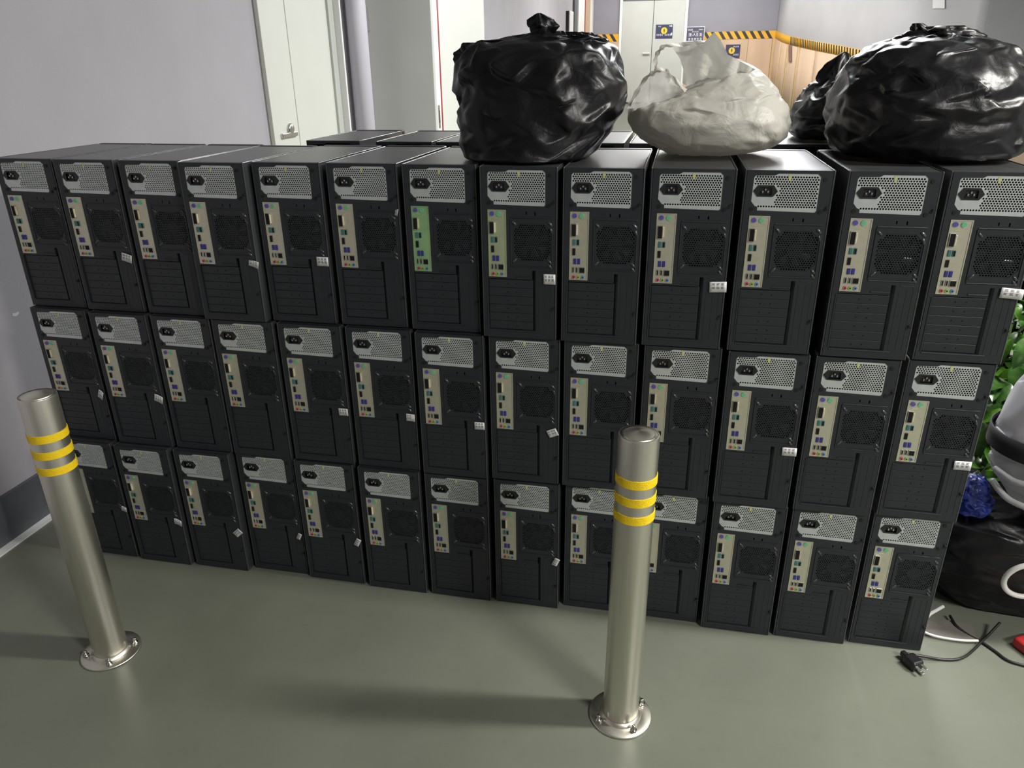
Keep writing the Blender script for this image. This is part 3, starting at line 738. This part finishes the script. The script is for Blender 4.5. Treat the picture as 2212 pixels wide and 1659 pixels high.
bollard((.262, -.347, 0), 'steel bollard with three yellow bands before the ninth and tenth stacks', (0, .006))
bollard((-1.089, -.403, 0), 'steel bollard with three yellow bands near the left wall and its dark skirting', (0, -.004))
#PART3
# ================================================================= BAGS
def ridged(p, s, seed):
    return 1-abs(noise.noise(Vector((p[0]*s[0]+seed, p[1]*s[1]-seed, p[2]*s[2]+seed*.37))))*2
def facets(p, scale, seed):
    d, pts_ = noise.voronoi(Vector((p[0]*scale+seed, p[1]*scale, p[2]*scale-seed)))
    return d[1]-d[0]
def bag_mesh(name, prof, m, seed, amp=1.0, nu=30, nv=17, expo=2.4, fine=1.0, cuts=3):
    """prof: list of (z, xL, xR, yF, yB), bottom to top, in local metres: film pulled into flat facets with creases between"""
    rr = random.Random(seed); bm = bmesh.new()
    P = catmull([Vector((p[1], p[2], 0)) for p in prof], 12); Q = catmull([Vector((p[3], p[4], p[0])) for p in prof], 12)
    def samp(arr, t):
        t = max(0.0, min(1.0, t)); f = t*(len(arr)-1); i = min(int(f), len(arr)-2); return arr[i].lerp(arr[i+1], f-i)
    # spread rings evenly along the outline
    LEN = [0.0]
    for i in range(1, len(P)): LEN.append(LEN[-1]+math.hypot(Q[i].z-Q[i-1].z, max(abs(P[i].x-P[i-1].x), abs(P[i].y-P[i-1].y))))
    def t_at(s):
        s *= LEN[-1]
        for i in range(1, len(LEN)):
            if LEN[i] >= s: return (i-1+(s-LEN[i-1])/max(1e-9, LEN[i]-LEN[i-1]))/(len(LEN)-1)
        return 1.0
    V = []
    for j in range(nv+1):
        row = []
        for i in range(nu):
            jt = rr.uniform(-.32, .32)/nv if 0 < j < nv else 0
            t = t_at(j/nv+jt); A = samp(P, t); B = samp(Q, t)
            cx, cy, hx, hy = (A.x+A.y)/2, (B.x+B.y)/2, (A.y-A.x)/2, (B.y-B.x)/2
            th = 2*math.pi*(i+rr.uniform(-.33, .33)+.35*math.sin(j*1.7+seed))/nu; c, s = math.cos(th), math.sin(th)
            q = Vector((cx+hx*math.copysign(abs(c)**(2/expo), c), cy+hy*math.copysign(abs(s)**(2/expo), s), B.z))
            d = Vector((q.x-cx, q.y-cy, 0)); ln = d.length
            if ln > 1e-6: d /= ln
            k = rr.uniform(-.016, .008)*amp*min(1, ln/.05)
            if j <= 1: k *= .4
            row.append(bm.verts.new(q+d*k+Vector((0, 0, rr.uniform(-.006, .004)*amp if 1 < j else 0))))
        V.append(row)
    for j in range(nv):
        for i in range(nu):
            q = (V[j][i], V[j][(i+1) % nu], V[j+1][(i+1) % nu], V[j+1][i])
            if rr.random() < .5: bm.faces.new((q[0], q[1], q[2])); bm.faces.new((q[0], q[2], q[3]))
            else: bm.faces.new((q[0], q[1], q[3])); bm.faces.new((q[1], q[2], q[3]))
    for row in (list(reversed(V[0])), V[-1]):
        f = bm.faces.new(row); bmesh.ops.poke(bm, faces=[f])
    bmesh.ops.subdivide_edges(bm, edges=bm.edges[:], cuts=cuts, use_grid_fill=True)
    bmesh.ops.triangulate(bm, faces=bm.faces[:])
    bmesh.ops.recalc_face_normals(bm, faces=bm.faces[:])
    bmesh.ops.smooth_vert(bm, verts=bm.verts[:], factor=.5, use_axis_x=True, use_axis_y=True, use_axis_z=True)
    bm.normal_update()
    off = []
    for v_ in bm.verts:
        p = v_.co; wq = noise.noise(Vector((p.x*5+seed, p.y*5, p.z*5)))
        u3 = Vector((p.x*11+p.z*15+wq*2.5, p.y*11, p.z*17-p.x*11+wq)); u4 = u3*2.3
        gate = max(0, noise.noise(Vector((p.x*8-seed, p.y*8, p.z*8+seed)))+.25)
        off.append(v_.normal*fine*gate*(.0075*(ridged(u3, (1, 1, 1), seed)**3-.3)+.0035*(ridged(u4, (1, 1, 1), seed+4)**3-.3)))
    for v_, o in zip(bm.verts, off): v_.co += o
    zmin = min(v_.co.z for v_ in bm.verts)
    for v_ in bm.verts: v_.co.z -= zmin
    return bm_mesh(bm, name, [m], True)
TOPZ = 2*.408+.4080
def px_prof(rows, Yc, base):
    """rows: (py_for_height at centre px, pxL, pxR, yF, yB) measured on the photograph, on the plane through the bag's middle"""
    out = []
    for py, pl, pr_, yF, yB in rows:
        a = onY(pl, py, Yc); b = onY(pr_, py, Yc)
        out.append(((a.z+b.z)/2-base[2], a.x-base[0], b.x-base[0], yF-base[1], yB-base[1]))
    out.sort(key=lambda r: r[0])
    return [(0.0 if i == 0 else max(r[0], .012*i),)+r[1:] for i, r in enumerate(out)]
def crumple_tuft(name, pts_, m, parent, seed, wid):
    """gathered twist of film: a star-section tube along pts_"""
    P = catmull(pts_, 8); bm = bmesh.new(); n = 26; rings = []
    for j, p in enumerate(P):
        t = j/(len(P)-1); wd = wid[min(int(t*(len(wid)-1)), len(wid)-2)]; f = t*(len(wid)-1)-int(t*(len(wid)-1))
        wd = wid[min(int(t*(len(wid)-1)), len(wid)-1)]*(1-f)+wid[min(int(t*(len(wid)-1))+1, len(wid)-1)]*f
        ring = []
        for i in range(n):
            th = 2*math.pi*i/n
            rr = wd*(1+.32*math.sin(5*th+seed+t*3)+.18*math.sin(9*th-t*4)+.25*noise.noise(Vector((math.cos(th)*2, math.sin(th)*2, t*5+seed))))
            ring.append(bm.verts.new(Vector(p)+Vector((math.cos(th)*rr, math.sin(th)*rr*.7, 0))))
        rings.append(ring)
    for a, b in zip(rings, rings[1:]):
        for i in range(n): bm.faces.new((a[i], a[(i+1) % n], b[(i+1) % n], b[i]))
    bm.faces.new(list(reversed(rings[0]))); bm.faces.new(rings[-1])
    return new_obj(name, bm_mesh(bm, name, [m], True), None, parent)

# --- bag 1, black, over the seventh to ninth stacks
b1 = empty('garbage_bag', (-.03, .22, TOPZ)); tag(b1, 'tall knotted black garbage bag on the seventh to ninth computer stacks', 'garbage bag', 'black garbage bags')
Y1 = .22
pr1 = px_prof([(352, 1022, 1276, .005, .36), (325, 1016, 1292, .01, .38), (280, 1000, 1322, .02, .40), (216, 992, 1354, .03, .40), (150, 990, 1344, .06, .38), (112, 996, 1332, .09, .36), (96, 1010, 1322, .13, .32), (86, 1075, 1308, .16, .29), (76, 1130, 1282, .19, .26), (70, 1165, 1240, .21, .24)], Y1, b1.location)
new_obj('bag_body', bag_mesh('bag_body', pr1, 'black_film', 3.1, nu=34, nv=18), None, b1)
def loc_px(px, py, Y, base): p = onY(px, py, Y); return (p.x-base.x, Y-base.y, p.z-base.z)
crumple_tuft('knotted_top', [loc_px(1168, 95, Y1, b1.location), loc_px(1172, 68, Y1, b1.location), loc_px(1170, 48, Y1, b1.location), loc_px(1165, 28, Y1, b1.location)], 'black_film', b1, 1.3, [.040, .022, .030, .024, .003])
crumple_tuft('gathered_corner', [loc_px(1050, 140, Y1, b1.location), loc_px(1030, 112, Y1, b1.location), loc_px(1010, 92, Y1, b1.location)], 'black_film', b1, 4.0, [.060, .040, .010])

# --- white carrier bag
wb = empty('carrier_bag', (.36, .32, TOPZ)); tag(wb, 'white plastic carrier bag with loose handles between the black bags', 'plastic bag')
Yw = .32
prw = px_prof([(334, 1440, 1600, .20, .43), (322, 1415, 1655, .16, .47), (300, 1385, 1695, .13, .50), (264, 1356, 1710, .12, .52), (240, 1352, 1704, .13, .51), (215, 1412, 1690, .16, .49), (190, 1482, 1674, .20, .46), (165, 1532, 1654, .24, .42), (145, 1556, 1628, .28, .38), (132, 1562, 1600, .31, .35)], Yw, wb.location)
new_obj('bag_body', bag_mesh('bag_body', prw, 'white_film', 8.7, amp=.45, fine=.9), None, wb)
def film_sheet(name, px_pts, Y, m, parent, bulge=.01, sub=3, seed=0.0):
    """thin film flap: polygon outlined by photo points at depth Y, subdivided and crumpled"""
    pts_ = [Vector(onY(x, y, Y if not isinstance(Y, (list, tuple)) else Y[i])) for i, (x, y) in enumerate(px_pts)]
    bm = bmesh.new(); v_ = [bm.verts.new(p-parent.location) for p in pts_]
    ed = [bm.edges.new((v_[i], v_[(i+1) % len(v_)])) for i in range(len(v_))]
    bmesh.ops.triangle_fill(bm, edges=ed, use_beauty=True)
    bmesh.ops.subdivide_edges(bm, edges=bm.edges, cuts=5, use_grid_fill=True)
    bmesh.ops.triangulate(bm, faces=bm.faces)
    for q in bm.verts:
        q.co.y += bulge*(ridged(q.co, (26, 8, 16), seed)-.3)
    o = new_obj(name, bm_mesh(bm, name, [m], True), None, parent)
    return o
def ribbon(name, px_pts, Y, wid, m, parent, seed=0.0):
    P = catmull([Vector(onY(x, y, Y[i] if isinstance(Y, (list, tuple)) else Y))-parent.location for i, (x, y) in enumerate(px_pts)], 8)
    bm = bmesh.new(); rows = []
    for j, p in enumerate(P):
        t = (P[min(j+1, len(P)-1)]-P[max(j-1, 0)]).normalized()
        n = Vector((-t.z, 0, t.x)); wv = wid*(1+.35*math.sin(j*.9+seed))
        rows.append([bm.verts.new(p+n*wv*s+Vector((0, .012*math.sin(s*2.2+j*.4), 0))) for s in (-.5, -.25, 0, .25, .5)])
    for a, b in zip(rows, rows[1:]):
        for k in range(4): bm.faces.new((a[k], a[k+1], b[k+1], b[k]))
    return new_obj(name, bm_mesh(bm, name, [m], True), None, parent)
film_sheet('front_handle', [(1352, 236), (1368, 215), (1392, 172), (1412, 157), (1433, 149), (1446, 160), (1468, 184), (1484, 198), (1440, 216), (1400, 230)], .22, 'white_film_thin', wb, .014, seed=2)
ribbon('handle_edge', [(1358, 228), (1376, 198), (1396, 168), (1414, 156), (1433, 150), (1450, 165), (1482, 196)], .218, .008, 'white_film', wb, 1)
ribbon('rear_handle', [(1417, 152), (1416, 128), (1424, 110), (1437, 99), (1466, 97), (1500, 93), (1530, 90)], [.30, .30, .30, .30, .32, .33, .33], .009, 'white_film', wb, 2)
film_sheet('gusset', [(1452, 102), (1500, 94), (1542, 96), (1552, 130), (1530, 172), (1488, 188), (1474, 180), (1476, 150), (1468, 125)], .36, 'white_film', wb, .012, seed=5)
film_sheet('handle_peak', [(1510, 103), (1528, 84), (1543, 69), (1558, 88), (1572, 118), (1600, 132), (1632, 150), (1600, 172), (1545, 170), (1528, 168), (1534, 130)], .25, 'white_film', wb, .02, seed=7)

# --- large black bag over the twelfth and thirteenth stacks
b3 = empty('garbage_bag', (.84, .30, TOPZ)); tag(b3, 'largest black garbage bag on the twelfth and thirteenth computer stacks', 'garbage bag', 'black garbage bags')
Y3 = .30
pr3 = px_prof([(344, 1800, 2170, .10, .50), (322, 1790, 2192, .09, .52), (280, 1783, 2206, .08, .54), (230, 1785, 2214, .08, .54), (180, 1808, 2210, .10, .52), (140, 1832, 2202, .13, .49), (110, 1866, 2186, .17, .45), (92, 1905, 2150, .21, .41), (82, 1950, 2090, .25, .36), (78, 1990, 2050, .28, .33)], Y3, b3.location)
new_obj('bag_body', bag_mesh('bag_body', pr3, 'black_film', 14.3, amp=.9, nu=34, nv=17), None, b3)
crumple_tuft('knotted_top', [loc_px(2030, 92, Y3, b3.location), loc_px(2032, 72, Y3, b3.location), loc_px(2040, 56, Y3, b3.location)], 'black_film', b3, 2.0, [.075, .068, .055, .030])
crumple_tuft('knotted_tail', [loc_px(2008, 78, Y3, b3.location), loc_px(1990, 66, Y3, b3.location), loc_px(1982, 50, Y3, b3.location)], 'black_film', b3, 6.0, [.020, .018, .016, .008])
# --- small black bag behind it
b4 = empty('garbage_bag', (.72, .72, TOPZ)); tag(b4, 'small black garbage bag with pointed corner between white bag and largest black bag', 'garbage bag', 'black garbage bags')
Y4 = .72
pr4 = px_prof([(302, 1712, 1850, .60, .90), (285, 1706, 1860, .58, .92), (240, 1714, 1860, .58, .92), (205, 1738, 1860, .60, .90), (180, 1768, 1856, .63, .86), (165, 1790, 1850, .66, .82)], Y4, b4.location)
new_obj('bag_body', bag_mesh('bag_body', pr4, 'black_film', 21.0, amp=.6, nu=24, nv=13), None, b4)
crumple_tuft('pointed_corner', [loc_px(1806, 185, Y4, b4.location), loc_px(1812, 150, Y4, b4.location), loc_px(1826, 112, Y4, b4.location)], 'black_film', b4, 3.0, [.050, .040, .028, .004])

# ================================================================= CLUTTER AT THE RIGHT END
# black rubbish bag on the floor
def px_at(px, py, Y): return onY(px, py, Y)
kb = empty('rubbish_bag', (1.29, .335, 0)); tag(kb, 'black rubbish bag on the floor beside the last computer stack', 'garbage bag')
prk = [(0, -.17, .24, -.13, .14), (.06, -.22, .28, -.16, .15), (.14, -.235, .30, -.17, .155), (.22, -.23, .29, -.16, .155), (.275, -.19, .26, -.15, .14), (.300, -.10, .20, -.08, .10)]
new_obj('bag_body', bag_mesh('bag_body', prk, 'black_film', 31.0, amp=1.1, nu=24, nv=13), None, kb)
# blue bag on top of it
bl = empty('blue_bag', (1.150, .255, .297)); tag(bl, 'crumpled blue plastic bag between plant leaves and black rubbish bag', 'plastic bag')
prb = [(0, -.045, .050, -.04, .05), (.03, -.05, .05, -.045, .055), (.06, -.045, .040, -.04, .05), (.085, -.036, .030, -.03, .04), (.10, -.02, .02, -.015, .03)]
new_obj('bag_body', bag_mesh('bag_body', prb, 'blue_film', 41.0, amp=.6, nu=24, nv=13), None, bl)
# white sack with a black strap
wsx = empty('strapped_sack', (1.42, .25, .308)); tag(wsx, 'bulging white sack with a black strap in front of the leafy plant', 'sack')
prs = [(0, -.12, .12, -.08, .08), (.03, -.17, .17, -.13, .13), (.08, -.215, .215, -.16, .16), (.14, -.25, .25, -.175, .175), (.19, -.258, .258, -.18, .18), (.24, -.262, .262, -.18, .18)]
new_obj('sack_body', bag_mesh('sack_body', prs, 'sack_film', 52.0, amp=.45, nu=22, nv=13, expo=2.1), None, wsx)
pru = [(0, -.256, .256, -.176, .176), (.08, -.246, .246, -.170, .170), (.17, -.215, .215, -.15, .15), (.25, -.16, .16, -.11, .11), (.29, -.10, .10, -.06, .06), (.30, -.03, .03, -.02, .02)]
o = new_obj('sack_cover', bag_mesh('sack_cover', pru, 'sack_white', 55.0, amp=.1, fine=.2, nu=24, nv=12, expo=2.1), None, wsx); o.location = (0, 0, .228)
bm = bmesh.new(); A = []; B = []
for i in range(64):
    th = 2*math.pi*i/64; A.append(bm.verts.new((.270*math.cos(th), .188*math.sin(th), .198))); B.append(bm.verts.new((.268*math.cos(th), .187*math.sin(th), .248)))
for i in range(64): bm.faces.new((A[i], A[(i+1) % 64], B[(i+1) % 64], B[i]))
o = new_obj('strap', bm_mesh(bm, 'strap', ['strap'], True), None, wsx); md = o.modifiers.new('t', 'SOLIDIFY'); md.thickness = .004
lp = catmull([Vector(p) for p in ((-.262, -.05, .155), (-.235, -.105, .150), (-.19, -.140, .160), (-.155, -.160, .150), (-.16, -.165, .120), (-.20, -.145, .100), (-.24, -.105, .100), (-.262, -.05, .120))], 6)
new_obj('carry_loop', tube_mesh('carry_loop', lp, .008, 'sack_film', 8), None, wsx)

# leafy plant in a pot
pl = empty('potted_plant', (1.36, .74, 0)); tag(pl, 'leafy green potted plant beyond the last computer stack', 'plant')
new_obj('pot', lathe_mesh('pot', [(.09, 0), (.10, .02), (.125, .40), (.135, .41), (.135, .43), (.122, .43), (.118, .40)], 'pot', 32, False), None, pl)
new_obj('soil', lathe_mesh('soil', [(.001, .395), (.117, .395), (.117, .40), (.001, .405)], 'soil', 24), None, pl)
def leaf_mesh(name, m, Lf, Wf, fold, droop):
    bm = bmesh.new(); n = 8; rows = []
    for i in range(n+1):
        t = i/n; wv = Wf*math.sin(math.pi*min(1, t**.75))**.8*(1 if t < 1 else 0)+.0006
        x = Lf*t; z = -droop*t*t
        rows.append([bm.verts.new((x, s*wv, z+abs(s)*wv*fold)) for s in (-1, -.5, 0, .5, 1)])
    for a, b in zip(rows, rows[1:]):
        for k in range(4): bm.faces.new((a[k], a[k+1], b[k+1], b[k]))
    return bm_mesh(bm, name, [m], True)
LM = [leaf_mesh('leaf', 'leaf_a', .15, .036, .35, .05), leaf_mesh('leaf', 'leaf_b', .17, .042, .25, .07), leaf_mesh('leaf', 'leaf_b', .13, .034, .4, .03), leaf_mesh('leaf', 'leaf_a', .19, .030, .3, .06)]
rl = random.Random(5)
for k in range(9):
    a = rl.uniform(0, 6.28); top = Vector((math.cos(a)*rl.uniform(.03, .13), math.sin(a)*rl.uniform(.03, .12), rl.uniform(.75, 1.0)))
    P = catmull([Vector((math.cos(a)*.03, math.sin(a)*.03, .40)), top*.5+Vector((0, 0, .22)), top], 5)
    new_obj('stem', tube_mesh('stem', P, .005, 'stem', 6), None, pl)
    for j in range(9):
        t = .2+.8*j/8; p = P[min(int(t*(len(P)-1)), len(P)-1)]
        o = link('leaf', LM[(j+k) % 4], pl, p); o.rotation_euler = (rl.uniform(-.5, .5), rl.uniform(-.5, .45), rl.uniform(0, 6.28)); s = rl.uniform(.8, 1.2); o.scale = (s, s, s)
# leaves that spill forward beside the computers
for k in range(64):
    py = 645+395*k/64+rl.uniform(-8, 8); edge = 2200-.265*(py-640)
    px = edge+rl.uniform(-6, 70); Y = rl.uniform(.52, .60)
    p = onY(px, py, Y)-pl.location; sc = rl.uniform(.34, .62)
    o = link('leaf', LM[rl.choice((0, 1, 1, 2, 2, 3))], pl, p); o.rotation_euler = (rl.uniform(-.7, .7), rl.uniform(-.3, 1.0), rl.uniform(2.2, 4.6)); o.scale = (sc, sc*1.15, sc)

# white ring on the floor clutter
rg = onY(2222, 1255, .10)
pts_ = [Vector((.055*math.cos(2*math.pi*i/40), -.012*math.sin(2*math.pi*i/40), .058*math.sin(2*math.pi*i/40))) for i in range(40)]
o = new_obj('white_ring', tube_mesh('white_ring', pts_, .007, 'white_plastic', 10, True)); o.location = (rg.x, rg.y, rg.z); tag(o, 'white plastic ring hanging against the black rubbish bag', 'ring')
# white plastic dustpan wedge on the floor
dp = empty('dustpan', (1.10, .10, 0)); tag(dp, 'white plastic pan with thin raised rim on the floor by the last stack', 'dustpan')
bm = bmesh.new()
q = [(-.055, -.02, .003), (.075, -.022, .003), (.082, .045, .003), (.02, .052, .003), (-.05, .03, .003)]
bm.faces.new([bm.verts.new(p) for p in q])
o = new_obj('pan_floor', bm_mesh(bm, 'pan_floor', ['pot']), None, dp); md = o.modifiers.new('t', 'SOLIDIFY'); md.thickness = .003
new_obj('rim', tube_mesh('rim', catmull([(-.055, .01, .018), (-.062, -.012, .012), (-.03, -.026, .008), (.03, -.030, .008), (.075, -.024, .009)], 6), .0035, 'white_plastic', 8), None, dp)
new_obj('side_rim', tube_mesh('side_rim', [(-.055, .01, .018), (-.03, .035, .032), (.005, .052, .05)], .0045, 'white_plastic', 8), None, dp)
# power cord with three-pin plug
pc = empty('power_cord', (.986, -.043, 0)); tag(pc, 'black power cord with three-pin plug lying on the floor', 'power cord')
def fl(px, py, z=.004): p = onZ(px, py, z)-pc.location; return (p.x, p.y, z)
a_ = fl(1974, 1432, .014); a_ = (a_[0]-.036*math.cos(-1.05), a_[1]-.036*math.sin(-1.05))
new_obj('cord', tube_mesh('cord', catmull([(a_[0], a_[1], .014), fl(1996, 1418, .010), fl(2030, 1424), fl(2062, 1425), fl(2085, 1418), fl(2105, 1402), fl(2122, 1384, .006), fl(2135, 1372, .01), fl(2160, 1345, .03)], 8), .0036, 'cable', 8), None, pc)
new_obj('cord', tube_mesh('cord', catmull([fl(2052, 1330, .012), fl(2066, 1352, .008), fl(2092, 1372), fl(2122, 1388), fl(2150, 1407), fl(2180, 1428), fl(2230, 1442)], 8), .0036, 'cable', 8), None, pc)
plug = empty('plug'); plug.parent = pc; a = fl(1974, 1432, .014); plug.location = a; plug.rotation_euler = (0, 0, -1.05)
box('plug_body', -.022, .016, -.017, .017, -.013, .014, 'cable', .006, plug, 3)
box('plug_neck', -.040, -.020, -.007, .007, -.007, .007, 'cable', .003, plug)
for y, z in ((-.009, .005), (.009, .005), (0, -.007)): box('prong', .016, .033, y-.0035, y+.0035, z-.001, z+.001, 'pin', .0004, plug)
# red packet at the edge
rp = onZ(2214, 1404, 0.0)
o = new_obj('red_packet', box_mesh('red_packet', -.03, .05, -.03, .03, 0, .03, 'red_plastic', .008, 3)); o.location = (rp.x+.01, rp.y, 0); o.rotation_euler = (0, 0, .5); tag(o, 'small red packet on the floor beside the black cord', 'packet')
